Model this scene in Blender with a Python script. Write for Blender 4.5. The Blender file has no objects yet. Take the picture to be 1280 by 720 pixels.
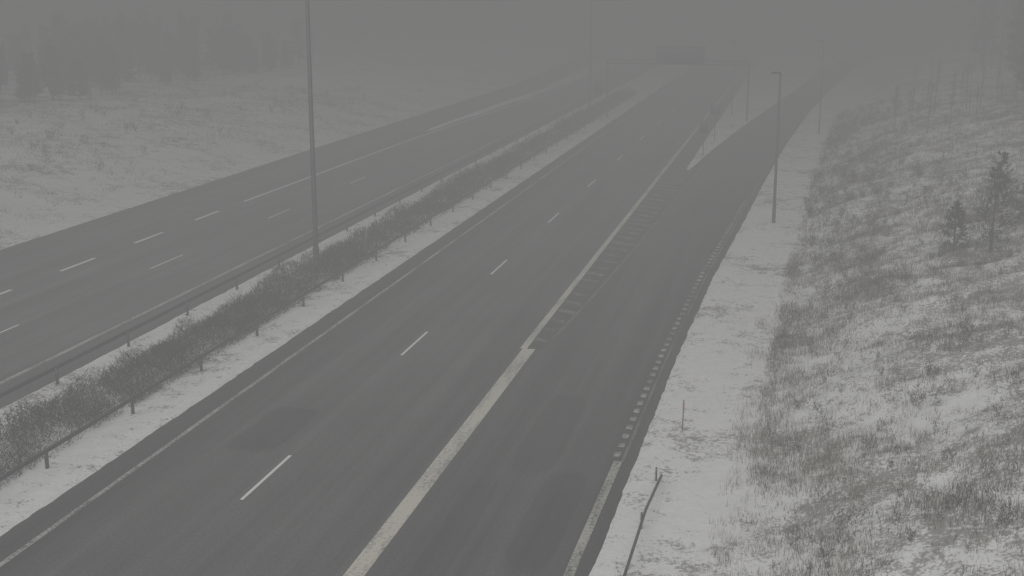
import bpy, math, numpy as np
from mathutils import Vector
rng=np.random.default_rng(7)
scene=bpy.context.scene
FOG=0.0222; LINF=0.197

# ---------------------------------------------------------------- helpers
def new_mat(name):
    m=bpy.data.materials.new(name); m.use_nodes=True
    nt=m.node_tree; b=nt.nodes['Principled BSDF']
    return m,nt,b
def N(nt,t,**k):
    n=nt.nodes.new(t)
    for a,v in k.items(): setattr(n,a,v)
    return n
def noise(nt,vec,scale,detail=4,rough=.55):
    n=N(nt,'ShaderNodeTexNoise'); n.inputs['Scale'].default_value=scale
    n.inputs['Detail'].default_value=detail; n.inputs['Roughness'].default_value=rough
    nt.links.new(vec,n.inputs['Vector']); return n.outputs['Fac']
def ramp(nt,fac,stops,interp='LINEAR'):
    r=N(nt,'ShaderNodeValToRGB'); r.color_ramp.interpolation=interp
    e=r.color_ramp.elements
    while len(e)<len(stops): e.new(.5)
    for i,(p,c) in enumerate(stops):
        e[i].position=p; e[i].color=(c,c,c,1) if not hasattr(c,'__len__') else (*c,1)
    nt.links.new(fac,r.inputs['Fac']); return r.outputs['Color']
def mixc(nt,fac,a,b,mode='MIX'):
    m=N(nt,'ShaderNodeMix',data_type='RGBA',blend_type=mode)
    for i,v in ((0,fac),(6,a),(7,b)):
        s=m.inputs[i]
        if hasattr(v,'is_output'): nt.links.new(v,s)
        elif hasattr(v,'__len__'): s.default_value=(*v,1)
        else: s.default_value=v if i==0 else (v,v,v,1)
    return m.outputs[2]
def math_(nt,op,a,b=None,clamp=False):
    m=N(nt,'ShaderNodeMath',operation=op,use_clamp=clamp)
    for i,v in ((0,a),(1,b)):
        if v is None: continue
        if hasattr(v,'is_output'): nt.links.new(v,m.inputs[i])
        else: m.inputs[i].default_value=v
    return m.outputs[0]
def pos(nt):
    g=N(nt,'ShaderNodeNewGeometry'); return g.outputs['Position']
def scaled(nt,vec,sc,rot=0):
    m=N(nt,'ShaderNodeMapping'); m.inputs['Scale'].default_value=sc; m.inputs['Rotation'].default_value=(0,0,rot)
    nt.links.new(vec,m.inputs['Vector']); return m.outputs['Vector']
def bump(nt,b,h,strength,dist):
    n=N(nt,'ShaderNodeBump'); n.inputs['Strength'].default_value=strength; n.inputs['Distance'].default_value=dist
    nt.links.new(h,n.inputs['Height']); nt.links.new(n.outputs[0],b.inputs['Normal'])

class MB:
    def __init__(s): s.v=[];s.t=[];s.m=[];s.n=0
    def tris(s,V,T,mi=0):
        V=np.asarray(V,float).reshape(-1,3);T=np.asarray(T,int).reshape(-1,3)
        s.v.append(V);s.t.append(T+s.n);s.m.append(np.full(len(T),mi));s.n+=len(V)
    def soup(s,A,B,C,mi=0):
        V=np.stack([A,B,C],1).reshape(-1,3); s.tris(V,np.arange(len(V)).reshape(-1,3),mi)
    def quad(s,a,b,c,d,mi=0): s.tris([a,b,c,d],[[0,1,2],[0,2,3]],mi)
    def tube(s,pts,rad,sides=8,mi=0,cap=True):
        pts=[Vector(p) for p in pts];V=[];T=[]
        for i,p in enumerate(pts):
            d=(pts[min(i+1,len(pts)-1)]-pts[max(i-1,0)]).normalized()
            a=Vector((1,0,0)) if abs(d.x)<.9 else Vector((0,1,0))
            u=d.cross(a).normalized();w=d.cross(u)
            r=rad[i] if hasattr(rad,'__len__') else rad
            for k in range(sides):
                t=2*math.pi*k/sides; V.append(p+u*math.cos(t)*r+w*math.sin(t)*r)
        for i in range(len(pts)-1):
            for k in range(sides):
                a=i*sides+k;b=i*sides+(k+1)%sides
                T+=[[a,b,b+sides],[a,b+sides,a+sides]]
        if cap:
            for base in (0,(len(pts)-1)*sides):
                for k in range(1,sides-1): T.append([base,base+k,base+k+1])
        s.tris([tuple(v) for v in V],T,mi)
    def box(s,c,d,mi=0):
        x,y,z=c;a,b,e=[q/2 for q in d]
        V=[(x+i*a,y+j*b,z+k*e) for i in(-1,1) for j in(-1,1) for k in(-1,1)]
        T=[]
        for q in([0,1,3,2],[4,6,7,5],[0,4,5,1],[2,3,7,6],[0,2,6,4],[1,5,7,3]): T+=[[q[0],q[1],q[2]],[q[0],q[2],q[3]]]
        s.tris(V,T,mi)
    def build(s,name,mats,smooth=False,parent=None):
        V=np.concatenate(s.v);T=np.concatenate(s.t);M=np.concatenate(s.m)
        me=bpy.data.meshes.new(name)
        me.vertices.add(len(V));me.vertices.foreach_set('co',V.astype(np.float32).ravel())
        me.loops.add(len(T)*3);me.loops.foreach_set('vertex_index',T.astype(np.int32).ravel())
        me.polygons.add(len(T));me.polygons.foreach_set('loop_start',np.arange(0,len(T)*3,3,dtype=np.int32))
        me.polygons.foreach_set('loop_total',np.full(len(T),3,dtype=np.int32))
        me.polygons.foreach_set('material_index',M.astype(np.int32))
        if smooth: me.polygons.foreach_set('use_smooth',np.ones(len(T),dtype=bool))
        me.update(calc_edges=True);me.validate()
        for m in mats: me.materials.append(m)
        o=bpy.data.objects.new(name,me);scene.collection.objects.link(o)
        if parent: o.parent=parent
        return o

_tabs={}
def vn(x,y,scale,seed=0):
    if seed not in _tabs: _tabs[seed]=np.random.default_rng(100+seed).random((256,256))
    t=_tabs[seed];x=np.asarray(x)/scale+1000.3;y=np.asarray(y)/scale+1000.7
    xi=np.floor(x).astype(int);yi=np.floor(y).astype(int);fx=x-xi;fy=y-yi
    fx=fx*fx*(3-2*fx);fy=fy*fy*(3-2*fy)
    g=lambda a,b:t[a%256,b%256]
    return (g(xi,yi)*(1-fx)+g(xi+1,yi)*fx)*(1-fy)+(g(xi,yi+1)*(1-fx)+g(xi+1,yi+1)*fx)*fy

# ---------------------------------------------------------------- road layout (metres, road runs along +Y)
def ip(y,pts): a=np.array(pts,float); return np.interp(y,a[:,0],a[:,1])
KL=[(-60,-4.3),(25,-4.3),(42,-4.1),(55,-3.75),(67,-3.2),(84,-2.5),(104,-1.5),(132,0.3),(160,2.6),(200,6.5),(300,20),(600,80)]
def kerb(y): return ip(y,KL)
def Cright(y): return kerb(y)+.45
def Cleft(y): return ip(y,[(86,-7.3),(100,-6.4),(115,-5.2),(140,-2.9),(160,-.9),(200,2.2),(300,15.5),(600,75)])
def goreR(y): return ip(y,[(41,-8.25),(47.4,-7.85),(60,-7.35),(81,-6.8),(100,-6.0),(115,-4.9),(140,-2.6),(160,-.6),(200,2.5)])
def Al(y): return ip(y,[(-60,-36.6),(100,-36.4),(160,-36.0),(250,-40),(600,-75)])
def IslR(y): return ip(y,[(100,-31.7),(115,-31.0),(157,-29.6),(600,-29.4)])
def IslL(y): return ip(y,[(100,-31.8),(115,-31.9),(157,-31.2),(250,-36),(600,-71)])
AR=-22.45; BL=-17.1; BR=-7.5
def roadness(x,y):
    a=np.minimum(x-Al(y),AR-x)
    isl=np.minimum(x-IslL(y),IslR(y)-x)
    a=np.where(y>100,np.minimum(a,-isl),a)
    b0=np.minimum(x-BL,np.where(y>87,BR,Cright(y))-x)
    c=np.minimum(x-Cleft(y),Cright(y)-x)
    b=np.where(y>87,np.maximum(b0,c),b0)
    return np.maximum(a,b)
def ss(t): t=np.clip(t,0,1); return t*t*(3-2*t)
def ground_z(x,y):
    x=np.asarray(x,float);y=np.asarray(y,float)
    d=roadness(x,y)
    n=vn(x,y,.6,1)*.5+vn(x,y,.25,2)*.5-.5
    z=np.clip(-d*.35,-.08,.06)+np.where(d<.35,n*.05*np.clip((.35-d)*2,0,1),0)
    z=np.where(d>.45,-.08,z)
    br=x-(Cright(y)+3.3)
    w=np.clip(br,0,None)
    rise=4.4*(1-np.exp(-(w**1.25)*.062))
    z=z+rise+ss(w/2)*((vn(x,y,4,3)-.5)*.5+(vn(x,y,1.3,4)-.5)*.28+(vn(x,y,.45,5)-.5)*.12)
    z=z+np.clip(w-25,0,200)*.01
    wl=np.clip(Al(y)-1.5-x,0,None)
    z=z+3.0*(1-np.exp(-wl*.085))+ss(wl/3)*((vn(x,y,6,6)-.5)*.7+(vn(x,y,1.5,7)-.5)*.25)
    return z

# ---------------------------------------------------------------- materials
def snow_material():
    m,nt,b=new_mat('snow_ground'); P=pos(nt)
    sx=N(nt,'ShaderNodeSeparateXYZ');nt.links.new(P,sx.inputs[0]);X=sx.outputs[0];Z=sx.outputs[2]
    fine=noise(nt,P,10,6,.75); mid=noise(nt,P,1.6,5,.6); big=noise(nt,P,.28,3,.5)
    bank=math_(nt,'MULTIPLY',Z,.8,True)
    right=math_(nt,'GREATER_THAN',X,-3.0)
    bankR=math_(nt,'MULTIPLY',bank,right)
    left=math_(nt,'MULTIPLY',bank,math_(nt,'SUBTRACT',1.0,right))
    s=math_(nt,'ADD',math_(nt,'MULTIPLY',fine,.65),math_(nt,'MULTIPLY',mid,.4))
    s=math_(nt,'ADD',s,math_(nt,'MULTIPLY',math_(nt,'SUBTRACT',big,.5),.40))
    s=math_(nt,'ADD',s,math_(nt,'MULTIPLY',bankR,.055))
    s=math_(nt,'ADD',s,math_(nt,'MULTIPLY',left,.008))
    cover=ramp(nt,s,[(.56,0.0),(.63,1.0)])
    soil=mixc(nt,noise(nt,P,5,3),(.08,.073,.06),(.2,.185,.15))
    sn=mixc(nt,noise(nt,P,3.5,4,.7),(.68,.68,.67),(.87,.87,.86))
    nt.links.new(mixc(nt,math_(nt,'MULTIPLY',cover,.76),sn,soil),b.inputs['Base Color'])
    b.inputs['Roughness'].default_value=.85
    bump(nt,b,noise(nt,P,7,6,.7),.7,.08)
    return m
def asphalt_material(name,x0,x1,stops,base=.075,damp=()):
    m,nt,b=new_mat(name);P=pos(nt)
    sx=N(nt,'ShaderNodeSeparateXYZ');nt.links.new(P,sx.inputs[0])
    mr=N(nt,'ShaderNodeMapRange');mr.inputs[1].default_value=x0;mr.inputs[2].default_value=x1
    wob=math_(nt,'ADD',sx.outputs[0],math_(nt,'MULTIPLY',math_(nt,'SUBTRACT',noise(nt,P,.12,2),.5),.5))
    nt.links.new(wob,mr.inputs[0])
    prof=ramp(nt,mr.outputs[0],[((x-x0)/(x1-x0),v) for x,v in stops])
    st=ramp(nt,noise(nt,scaled(nt,P,(1.8,.035,1)),1.0,5,.6),[(.3,.66),(.7,1.32)])
    bl=ramp(nt,noise(nt,P,.16,5,.6),[(.3,.84),(.7,1.16)])
    gr=ramp(nt,noise(nt,P,13,4,.8),[(.3,.55),(.7,1.45)])
    c=mixc(nt,1.0,prof,st,'MULTIPLY');c=mixc(nt,1.0,c,bl,'MULTIPLY');c=mixc(nt,1.0,c,gr,'MULTIPLY')
    edge=math_(nt,'MULTIPLY',math_(nt,'SUBTRACT',noise(nt,P,1.1,4,.6),.5),1.4)
    for cx,cy,rx,ry,k in damp:    # resurfaced / damp spots in the asphalt
        dx=math_(nt,'ABSOLUTE',math_(nt,'DIVIDE',math_(nt,'SUBTRACT',sx.outputs[0],cx),rx))
        dy=math_(nt,'ABSOLUTE',math_(nt,'DIVIDE',math_(nt,'SUBTRACT',sx.outputs[1],cy),ry))
        d=math_(nt,'ADD',math_(nt,'POWER',dx,5.0),math_(nt,'POWER',dy,5.0))
        d=math_(nt,'MULTIPLY',math_(nt,'ADD',d,edge),.5)
        c=mixc(nt,1.0,c,ramp(nt,d,[(.30,k),(.66,1.0)]),'MULTIPLY')
    c=mixc(nt,1.0,c,(base,base*.975,base*.98),'MULTIPLY')
    nt.links.new(c,b.inputs['Base Color'])
    nt.links.new(ramp(nt,noise(nt,scaled(nt,P,(1,.06,1)),.8,4),[(.3,.45),(.7,.72)]),b.inputs['Roughness'])
    bump(nt,b,noise(nt,P,40,3,.7),.35,.01)
    return m
def paint_material(name,col,wear=.45,under=.07):
    m,nt,b=new_mat(name);P=pos(nt)
    f=math_(nt,'ADD',math_(nt,'MULTIPLY',noise(nt,P,11,5,.75),.6),math_(nt,'MULTIPLY',noise(nt,scaled(nt,P,(2,.35,1)),1.2,4),.4))
    fac=ramp(nt,f,[(wear,0),(wear+.14,1.0)])
    nt.links.new(mixc(nt,fac,(under,under,under),col),b.inputs['Base Color']);b.inputs['Roughness'].default_value=.6
    return m
def simple(name,c1,c2,scale=8,rough=.6,metal=0):
    m,nt,b=new_mat(name);P=pos(nt)
    nt.links.new(mixc(nt,ramp(nt,noise(nt,P,scale,4),[(.35,0),(.65,1)]),c1,c2),b.inputs['Base Color'])
    b.inputs['Roughness'].default_value=rough;b.inputs['Metallic'].default_value=metal
    return m
M_snow=snow_material()
M_aspR=asphalt_material('asphalt_right',-17.4,-2,[(-17.2,.55),(-16.0,.6),(-15.5,.74),(-14.7,1.06),(-13.7,.84),(-12.7,1.18),(-11.8,.88),(-10.8,1.12),(-9.8,.86),(-8.9,1.04),(-8.1,.74),(-7.1,.74),(-6.2,.94),(-5.1,.70),(-4.1,.58)],.080,
   [(-13.95,32.0,.75,1.9,.55),(-6.35,33.4,.62,3.3,.66),(-5.3,27.6,.55,2.9,.66),(-7.2,25.0,.4,4.5,.75)])
M_aspL=asphalt_material('asphalt_left',-37,-22,[(-37,.85),(-35.2,.95),(-33.5,1.15),(-32.2,.95),(-30.2,1.15),(-29.0,.92),(-27.6,1.12),(-26.3,.92),(-25.2,1.1),(-24.2,.9),(-22.4,.75)],.105)
M_gore=simple('gore_asphalt',(.035,.034,.033),(.06,.058,.055),3,.7)
M_line=paint_material('white_road_paint',(.42,.42,.40),.42)
M_faint=paint_material('worn_road_paint',(.23,.225,.21),.47)
M_dash=paint_material('white_dash_paint',(.75,.75,.74),.30)
M_thick=paint_material('salt_dirty_road_paint',(.56,.54,.46),.38,.2)
M_thick2=paint_material('profiled_road_paint',(.44,.43,.38),.42,.1)
M_steel=simple('galvanised_steel',(.07,.07,.075),(.12,.12,.125),5,.5,.5)
M_pole=simple('pole_steel',(.06,.06,.065),(.09,.09,.095),2,.5,.3)
M_dark=simple('dark_housing',(.03,.03,.032),(.05,.05,.05),4,.6)
M_lamp=simple('lamp_glass',(.35,.35,.35),(.45,.45,.45),4,.3)
M_bark=simple('bark',(.045,.038,.032),(.10,.085,.07),10,.9)
M_needle=simple('pine_needles',(.026,.034,.026),(.065,.073,.055),4,.85)
M_birch=simple('birch_bark',(.10,.09,.08),(.22,.21,.2),6,.8)
M_twig=simple('hedge_twigs',(.022,.019,.017),(.060,.051,.045),6,.9)
M_twig2=simple('frosted_twigs',(.14,.13,.125),(.26,.25,.24),6,.9)
M_grass=simple('dry_grass',(.14,.122,.09),(.32,.285,.215),3,.9)
M_grass2=simple('dark_heather',(.048,.041,.034),(.13,.112,.088),3,.9)
M_orange=simple('marker_orange',(.30,.11,.05),(.36,.15,.07),6,.6)
M_yellow=simple('sign_face',(.06,.063,.07),(.085,.088,.095),6,.5)

# ---------------------------------------------------------------- ground
def axis(segs):
    out=[]
    for a,b,s in segs: out.append(np.arange(a,b,s))
    return np.concatenate(out+[[segs[-1][1]]])
xs=axis([(-700,-150,30),(-150,-60,5),(-60,-38,.8),(-38,-35,.2),(-35,-23,.6),(-23,-16.4,.12),(-16.4,-9,.8),(-9,2,.14),(2,14,.2),(14,30,1),(30,120,6),(120,700,40)])
ys=axis([(-120,16,6),(16,60,.26),(60,125,.5),(125,200,1.5),(200,900,20)])
XX,YY=np.meshgrid(xs,ys,indexing='ij');ZZ=ground_z(XX,YY)
idx=np.arange(XX.size).reshape(XX.shape)
a=idx[:-1,:-1].ravel();b_=idx[1:,:-1].ravel();c_=idx[1:,1:].ravel();d_=idx[:-1,1:].ravel()
g=MB();g.tris(np.stack([XX.ravel(),YY.ravel(),ZZ.ravel()],1),np.concatenate([np.stack([a,b_,c_],1),np.stack([a,c_,d_],1)]))
g.build('ground',[M_snow],smooth=True)

def strip(mb,lf,rf,y0,y1,z,mi=0,step=3.):
    n=max(1,int(math.ceil((y1-y0)/step)));Y=np.linspace(y0,y1,n+1)
    L=np.array([lf(y) if callable(lf) else lf for y in Y],float);R=np.array([rf(y) if callable(rf) else rf for y in Y],float)
    V=np.concatenate([np.stack([L,Y,np.full(n+1,z)],1),np.stack([R,Y,np.full(n+1,z)],1)])
    T=[]
    for i in range(n): T+=[[i,n+1+i,n+2+i],[i,n+2+i,i+1]]
    mb.tris(V,T,mi)
r=MB()
strip(r,BL-.35,lambda y:Cright(y)+.35,-100,86,0)
strip(r,BL-.35,BR+.3,86,600,0)
strip(r,lambda y:max(float(Cleft(y))-.15,BR+.31),lambda y:Cright(y)+.35,86,600,0)
r.build('motorway_road',[M_aspR])
r=MB()
strip(r,lambda y:Al(y)-.35,AR+.35,-100,600,0)
r.build('motorway_road',[M_aspL])
z1=.004;z2=.008
gm=MB();strip(gm,-8.74,goreR,41.5,112,z1,0,2)
gm.build('gore_area_road',[M_gore])
mk=MB()
strip(mk,-16.29,-16.15,-60,300,z2,0)
for k in range(-4,18):
    y=26.95+12.85*k; strip(mk,-12.745,-12.655,y,y+3.1,z2,2)
for k in range(-4,14):
    y=37.5+13*k; strip(mk,-27.6,-27.51,y,y+3.1,z2,2 if k<4 else 0)
for k in range(-10,5):
    y=36.2+6.5*k
    if y<67: strip(mk,-31.22,-31.02,y,y+2.85,z2,2)
strip(mk,lambda y:ip(y,[(68,-31.22),(100,-31.0),(157,-28.9),(300,-28.8)]),lambda y:ip(y,[(68,-31.04),(100,-30.82),(157,-28.72),(300,-28.62)]),68.4,240,z2,2)
strip(mk,-24.05,-23.85,-60,240,z2,0)
strip(mk,-35.15,-34.98,-60,180,z2,1)
strip(mk,-9.0,-8.76,41.5,200,z2,3)
strip(mk,lambda y:-8.90,lambda y:-8.46,-60,41.5,z2,3)
strip(mk,lambda y:goreR(y)-.08,lambda y:goreR(y)+.06,43,105,z2+.004,1)
r2=np.random.default_rng(3)
y=42.6
while y<98:
    x0=-8.70;x1=float(goreR(y))-.12
    x1-=(x1-x0)*.25*r2.random()
    dy=(x1-x0)*.55;wd=.35+.25*r2.random()
    mk.quad((x0,y,z2),(x1,y-dy,z2),(x1,y-dy+wd,z2),(x0,y+wd,z2),1)
    y+=1.2+.35*r2.random()
strip(mk,lambda y:kerb(y)-.10,lambda y:kerb(y)+.12,-60,31.5,z2,4)
y=32.
while y<75:
    k=float(kerb(y)); mk.box((k-.08,y,.010),(.18,.36,.012),4); y+=.74
strip(mk,lambda y:kerb(y)+.08,lambda y:kerb(y)+.16,31.5,180,z2,1)
mk.build('road_markings',[M_line,M_faint,M_dash,M_thick,M_thick2])

# ---------------------------------------------------------------- guardrails
def guardrail(x,side,y0,y1,first):
    root=bpy.data.objects.new('guardrail',None);scene.collection.objects.link(root)
    prof=[(0,-.155),(.05,-.12),(.05,-.06),(0,-.015),(0,.015),(.05,.06),(.05,.12),(0,.155)]
    m=MB();V=[]
    Y=np.arange(y0,y1+.1,4.4)
    off=.06*side
    for yy in Y:
        for dx,dz in prof: V.append((x+off+dx*side*.8,yy,.56+dz*.40))
    n=len(prof);T=[]
    for i in range(len(Y)-1):
        for k in range(n-1):
            a=i*n+k;T+=[[a,a+1,a+n+1],[a,a+n+1,a+n]]
    m.tris(V,T);m.build('beam',[M_steel],parent=root)
    p=MB();yy=first
    while yy<y1:
        p.box((x,yy,.27),(.06,.09,.58)); p.box((x+off*.5,yy,.54),(.04,.1,.1)); yy+=4.4
    p.build('posts',[M_steel],parent=root)
guardrail(-18.35,1,5.7,150,5.7)
guardrail(-22.05,-1,3.4,150,3.4)
root=bpy.data.objects.new('guardrail',None);scene.collection.objects.link(root)
m=MB()
m.tube([(-3.05,16,.5),(-3.02,27.5,.42),(-2.95,30.2,.22)],.035,6);m.build('beam',[M_steel],parent=root)
m=MB()
for yy,hh in((18,.5),(22.5,.48),(27.2,.46),(30.2,.42)): m.box((-3.08,yy,hh/2),(.04,.06,hh))
m.build('posts',[M_steel],parent=root)

# ---------------------------------------------------------------- lamps, poles
def street_lamp(x,y,h,arm=(-1,0),double=False,r=.1,al=.9):
    z0=float(ground_z(x,y))-.1
    root=bpy.data.objects.new('street_lamp',None);scene.collection.objects.link(root)
    m=MB();m.tube([(x,y,z0),(x,y,z0+1.2),(x,y,z0+1.25),(x,y,h)],[r*1.25,r*1.2,r,r*.6],12);m.build('pole',[M_pole],True,root)
    for sgn in ((1,-1) if double else (1,)):
        ax,ay=arm[0]*sgn,arm[1]*sgn
        m=MB();m.tube([(x,y,h-.12),(x+ax*al*.3,y+ay*al*.3,h+.02),(x+ax*al,y+ay*al,h+.06)],[r*.5,r*.4,r*.35],8);m.build('arm',[M_pole],True,root)
        m=MB();hx=x+ax*(al+.12)
        m.tris([(hx-.26,y-.11,h+.02),(hx+.26,y-.11,h+.02),(hx+.26,y+.11,h+.02),(hx-.26,y+.11,h+.02),(hx-.2,y-.07,h+.1),(hx+.2,y-.07,h+.1),(hx+.2,y+.07,h+.1),(hx-.2,y+.07,h+.1)],
            [[0,2,1],[0,3,2],[4,5,6],[4,6,7],[0,1,5],[0,5,4],[1,2,6],[1,6,5],[2,3,7],[2,7,6],[3,0,4],[3,4,7]])
        m.build('lamp_head',[M_dark],False,root)
        m=MB();m.box((hx,y,h+.005),(.38,.15,.025));m.build('lens',[M_lamp],False,root)
street_lamp(-20.0,51.0,16.5,double=True,r=.11,al=1.8)
street_lamp(-19.2,119.0,16.5,double=True,r=.11,al=1.8)
street_lamp(-1.15,67.7,7.75,al=.1,r=.075)
street_lamp(1.5,111.6,7.7,al=.1,r=.055)
street_lamp(-6.6,127,7.0,al=.1,r=.055)

# sign gantry
root=bpy.data.objects.new('sign_gantry',None);scene.collection.objects.link(root)
gy=121.;xl=-17.9;xr=-4.9
m=MB()
for x in(xl,xr): m.tube([(x,gy,-.1),(x,gy,5.5)],.09,8)
for dz in(5.15,5.5):
    for dy in(-.3,.3): m.tube([(xl,gy+dy,dz),(xr,gy+dy,dz)],.03,6)
k=xl
while k<xr-.9:
    for dy in(-.3,.3): m.tube([(k,gy+dy,5.15),(k+.65,gy+dy,5.5),(k+1.3,gy+dy,5.15)],.018,5)
    k+=1.3
m.build('frame',[M_steel],parent=root)
m=MB();m.box((-11.1,gy-.5,6.0),(4.4,.25,1.6));m.box((-11.1,gy-.64,6.0),(4.0,.03,1.25),1);m.build('message_board',[M_dark,M_yellow],parent=root)

def road_sign(x,y,h,w,hh):
    root=bpy.data.objects.new('road_sign',None);scene.collection.objects.link(root)
    m=MB();m.tube([(x,y,-.1),(x,y,h)],.035,8);m.build('post',[M_steel],parent=root)
    m=MB();m.box((x,y-.05,h-hh/2),(w,.03,hh));m.build('plate',[M_yellow],parent=root)
road_sign(-6.9,95,2.6,.6,.9)
road_sign(-6.7,104,3.0,.8,.8)
road_sign(-18.9,122,3.4,.8,1.1)
m=MB();x,y=-2.8,34.2;z=float(ground_z(x,y))
m.tube([(x,y,z-.1),(x+.02,y,z+.86)],.018,6,0);m.tube([(x+.014,y,z+.62),(x+.018,y,z+.76)],.026,6,1)
m.build('delineator_post',[M_grass2,M_orange])

# ---------------------------------------------------------------- vegetation
def blades(mb,cx,cy,cz,n,h,spread,w,lean=.5,mi=0):
    k=len(cx);C=np.repeat(np.stack([cx,cy,cz],1),n,0);H=np.repeat(h,n)*(.5+rng.random(k*n)*.6)
    az=rng.random(k*n)*2*np.pi;rr=spread*np.sqrt(rng.random(k*n))
    C[:,0]+=np.cos(az)*rr;C[:,1]+=np.sin(az)*rr;C[:,2]-=.04
    az2=rng.random(k*n)*2*np.pi;le=H*lean*rng.random(k*n)
    top=C+np.stack([np.cos(az2)*le,np.sin(az2)*le,H],1)
    a3=rng.random(k*n)*np.pi;W=np.stack([np.cos(a3),np.sin(a3),0*a3],1)*(w*(.6+.8*rng.random(k*n)))[:,None]
    mb.soup(C-W/2,C+W/2,top,mi)
def twigs(mb,P,L,w,mi=0,up=.6):
    n=len(P);d=rng.normal(size=(n,3));d[:,2]=np.abs(d[:,2])*.8+up;d/=np.linalg.norm(d,axis=1)[:,None]
    s=np.cross(d,rng.normal(size=(n,3)));s/=np.linalg.norm(s,axis=1)[:,None]
    s*=(w*(.5+rng.random(n)))[:,None]
    Lh=(L*(.5+rng.random(n)))[:,None]
    mb.soup(P-s/2,P+s/2,P+d*Lh,mi)

hd=MB()
HC=-19.75
def hedge_h(x,y): 
    e=np.clip(1-np.abs((x-HC)/1.15)**3,0,1)
    return (.2+.8*e)*(.40+.95*vn(x,y,1.0,11)+.35*vn(x,y,4,12)-.26)
for y0,y1,dens_,w in((14,55,850,.016),(55,90,400,.026),(90,150,130,.045)):
    n=int((y1-y0)*2.2*dens_);x=HC-1.1+rng.random(n)*2.2;y=y0+rng.random(n)*(y1-y0)
    keep=rng.random(n)<np.clip(.08+1.5*vn(x,y,.7,13)*1.0+.3*vn(x,y,3,14)-.5*np.abs((x-HC)/1.1)**4,0,1);x=x[keep];y=y[keep]
    t=rng.random(len(x));hh=hedge_h(x,y);z=.0+hh*t*.9
    mi=rng.random(len(x))<(.05)
    P=np.stack([x,y,z],1)
    twigs(hd,P[~mi],.25,w,0);twigs(hd,P[mi],.18,w,1)
hd.build('median_hedge',[M_twig,M_twig2])

gr=MB()
def scatter(n,x0,x1,y0,y1,f):
    x=x0+rng.random(n)*(x1-x0);y=y0+rng.random(n)*(y1-y0)
    x=x+Cright(y)+3.3
    k=rng.random(n)<f(x,y);return x[k],y[k]
def dens(x,y):
    return np.clip((vn(x,y,1.6,21)*.55+vn(x,y,.6,22)*.45+vn(x,y,6,27)*.35-.48)*1.9,0.08,1)
x,y=scatter(21000,-.3,15,18,60,dens);blades(gr,x,y,ground_z(x,y),7,.14+.40*vn(x,y,2,23),.2,.013,.55,0)
x,y=scatter(20000,-.3,15,18,60,dens);blades(gr,x,y,ground_z(x,y),7,.12+.36*vn(x,y,2,24),.2,.014,.7,1)
x,y=scatter(9000,-.3,16,60,120,dens);blades(gr,x,y,ground_z(x,y),6,.35+0*x,.3,.023,.6,0)
x,y=scatter(6000,-.3,16,60,120,dens);blades(gr,x,y,ground_z(x,y),6,.3+0*x,.3,.025,.7,1)
x,y=scatter(9000,-3.4,0,18,70,lambda x,y:.25+.5*vn(x,y,1,25));blades(gr,x,y,ground_z(x,y),5,.07+0*x,.12,.010,1.2,0)
x,y=scatter(2800,-.9,2.4,18,50,lambda x,y:np.clip(vn(x,y,1.2,26)*1.4-.4,0,1));blades(gr,x,y,ground_z(x,y),8,.36+0*x,.22,.012,.5,0)
gr.build('dry_grass',[M_grass,M_grass2])

th=MB()
def shrub(mb,x,y,h,n,w,mi=0,z=None):
    z=float(ground_z(x,y)) if z is None else z
    t=rng.random(n)**.8;az=rng.random(n)*2*np.pi;r=h*.5*np.sqrt(rng.random(n))*(.3+.7*t)
    P=np.stack([x+np.cos(az)*r,y+np.sin(az)*r,z+t*h*.8],1);twigs(mb,P,h*.25,w,mi)
for _ in range(900):
    y=38+rng.random()**.8*90;x=float(Cright(y))+3.0+abs(rng.normal())*3.0*min(1,max(.3,(y-34)/30))
    if vn(x,y,3,33)<.3 or rng.random()>min(1,(y-34)/36): continue
    shrub(th,x,y,.3+.55*rng.random()*min(1,(y-20)/50),60 if y<75 else 42,.016 if y<75 else .026,0 if rng.random()<.45 else 1)
th.build('roadside_thicket',[M_twig,M_grass2])
sb=MB()
for _ in range(460):
    y=20+rng.random()*55;x=float(Cright(y))+4.0+rng.random()*12
    if vn(x,y,5,35)<.38: continue
    shrub(sb,x,y,.2+.5*rng.random()**1.5,80,.014,0 if rng.random()<.55 else 1)
sb.build('bank_shrubs',[M_grass2,M_twig])

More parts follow.
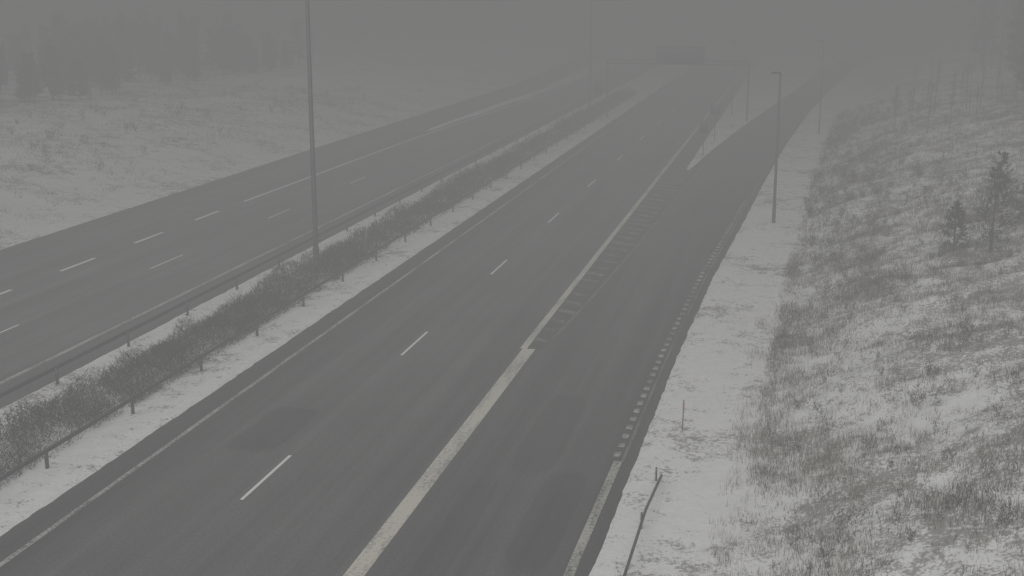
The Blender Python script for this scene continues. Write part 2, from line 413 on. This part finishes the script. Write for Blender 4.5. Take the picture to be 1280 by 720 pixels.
def pine(mb,x,y,z,h,R=.24,nb=70,nt=22,sz=.16,base=.12):
    lean=rng.normal(size=2)*.02*h
    mb.tube([(x,y,z-.2),(x+lean[0]*.5,y+lean[1]*.5,z+h*.5),(x+lean[0],y+lean[1],z+h)],[h*.016+.015,h*.011+.01,.008],6,0)
    nw=max(5,int(nb/6));A=[];B=[];C=[]
    for i in range(nb):
        t=base+(1-base)*((i//6)/nw)+rng.normal()*.01; t=min(t,.985)
        az=rng.random()*2*np.pi;L=h*R*(1-t)**.75*(.55+.6*rng.random())+.06*h*.3
        px=x+lean[0]*t;py=y+lean[1]*t;pz=z+h*t
        d=np.array([math.cos(az),math.sin(az),.30+.35*t]);end=np.array([px,py,pz])+d*L*np.array([1,1,.8])
        st=np.array([px,py,pz]);sd=np.array([-d[1],d[0],0])*.012*h*.35
        A.append(st-sd);B.append(st+sd);C.append(end)
        m=nt;s=.25+.8*rng.random(m)**.7
        Pn=st+(end-st)*s[:,None]+rng.normal(size=(m,3))*L*.09
        dd=rng.normal(size=(m,3))*.7+d*.9;dd[:,2]+=.5;dd/=np.linalg.norm(dd,axis=1)[:,None]
        sdv=np.cross(dd,rng.normal(size=(m,3)));sdv/=np.linalg.norm(sdv,axis=1)[:,None]
        q=sz*(.6+.8*rng.random(m))[:,None]
        mb.soup(Pn-sdv*q*.22,Pn+sdv*q*.22,Pn+dd*q*1.5,1)
    mb.soup(np.array(A),np.array(B),np.array(C),0)
def birch(mb,x,y,z,h,nt=160,w=.03):
    l=rng.normal(size=2)*.03*h
    mb.tube([(x,y,z-.2),(x+l[0]*.4,y+l[1]*.4,z+h*.5),(x+l[0],y+l[1],z+h)],[h*.009+.02,h*.007+.01,.01],6,2)
    t=.3+.7*rng.random(nt)**.8;az=rng.random(nt)*2*np.pi
    r=h*.14*(1.15-t)*rng.random(nt)
    P=np.stack([x+l[0]*t+np.cos(az)*r,y+l[1]*t+np.sin(az)*r,z+h*t*.93],1)
    twigs(mb,P,h*.12,w,0,1.0)
TM=[M_bark,M_needle,M_birch]
for (x,y,h) in((7.2,50.5,3.3),(6.0,51.5,1.9),(8.4,58.0,2.6),(8.9,53.0,2.4)):
    m=MB();pine(m,x,y,float(ground_z(x,y)),h,R=.33,nb=72,nt=13,sz=.11,base=.06);m.build('pine_tree',TM)
fr=MB()
for _ in range(130):
    y=84+rng.random()*76;x=float(Cright(y))+17+rng.random()**1.3*40
    h=5+rng.random()*7
    if rng.random()<.55: pine(fr,x,y,float(ground_z(x,y)),h,R=.2,nb=50,nt=11,sz=.42)
    else: birch(fr,x,y,float(ground_z(x,y)),h)
for _ in range(26):
    y=88+rng.random()*60;x=float(Cright(y))+8+rng.random()*8
    h=1.5+rng.random()*2.2
    birch(fr,x,y,float(ground_z(x,y)),h,80,.025)
fr.build('forest_trees',TM)
fl=MB()
for _ in range(230):
    y=80+rng.random()*80;x=-61-rng.random()**1.2*22
    h=2.2+rng.random()*3.6+(-60-x)*.05
    if rng.random()<.5: pine(fl,x,y,float(ground_z(x,y)),h,R=.19,nb=48,nt=11,sz=.4)
    else: birch(fl,x,y,float(ground_z(x,y)),h,120,.045)
fl.build('forest_trees',TM)
lb=MB()
n=14000;x=-62+rng.random(n)*23;y=45+rng.random(n)*80
k=rng.random(n)<np.clip(vn(x,y,3,31)*1.2-.2,0,1)*.8;x=x[k];y=y[k]
blades(lb,x,y,ground_z(x,y),5,.28+0*x,.3,.025,.8,0)
for _ in range(60):
    y=60+rng.random()*70;x=-42-rng.random()*14;shrub(lb,x,y,.4+.6*rng.random(),60,.035,1)
lb.build('bank_stubble',[M_grass2,M_twig])

# ---------------------------------------------------------------- fog volume
fm=bpy.data.materials.new('fog');fm.use_nodes=True;nt=fm.node_tree;nt.nodes.clear()
o=N(nt,'ShaderNodeOutputMaterial');ab=N(nt,'ShaderNodeVolumeAbsorption');em=N(nt,'ShaderNodeEmission');ad=N(nt,'ShaderNodeAddShader')
ab.inputs['Color'].default_value=(0,0,0,1);ab.inputs['Density'].default_value=FOG
em.inputs['Color'].default_value=(1,1,.992,1);em.inputs['Strength'].default_value=FOG*LINF  # glow put into the fog, standing in for multiply scattered daylight
nt.links.new(ab.outputs[0],ad.inputs[0]);nt.links.new(em.outputs[0],ad.inputs[1]);nt.links.new(ad.outputs[0],o.inputs['Volume'])
m=MB();m.box((0,250,8),(1300,1100,32));m.build('fog',[fm])

# ---------------------------------------------------------------- light
w=bpy.data.worlds.new('World');scene.world=w;w.use_nodes=True;nt=w.node_tree
bg=nt.nodes['Background'];sk=N(nt,'ShaderNodeTexSky');sk.sky_type='NISHITA';sk.sun_disc=False
sk.sun_elevation=math.radians(50);sk.sun_rotation=math.radians(150);sk.dust_density=4;sk.air_density=1
hs=N(nt,'ShaderNodeHueSaturation');hs.inputs['Saturation'].default_value=.12
nt.links.new(sk.outputs[0],hs.inputs['Color']);nt.links.new(hs.outputs[0],bg.inputs['Color']);bg.inputs['Strength'].default_value=.15
sl=bpy.data.lights.new('sun','SUN');sl.energy=2.7;sl.angle=math.radians(60);sl.color=(1,.985,.965)
so=bpy.data.objects.new('sun',sl);scene.collection.objects.link(so);so.rotation_euler=(math.radians(40),0,math.radians(-30))

cam=bpy.data.cameras.new('camera');co=bpy.data.objects.new('camera',cam);scene.collection.objects.link(co)
cam.sensor_width=36;cam.lens=45.34;cam.clip_end=3000;cam.clip_start=.1
co.location=(0,0,12);co.rotation_euler=(math.radians(90-13.096),0,math.radians(12.602))
scene.camera=co
scene.view_settings.view_transform='Standard';scene.view_settings.look='None';scene.view_settings.exposure=0
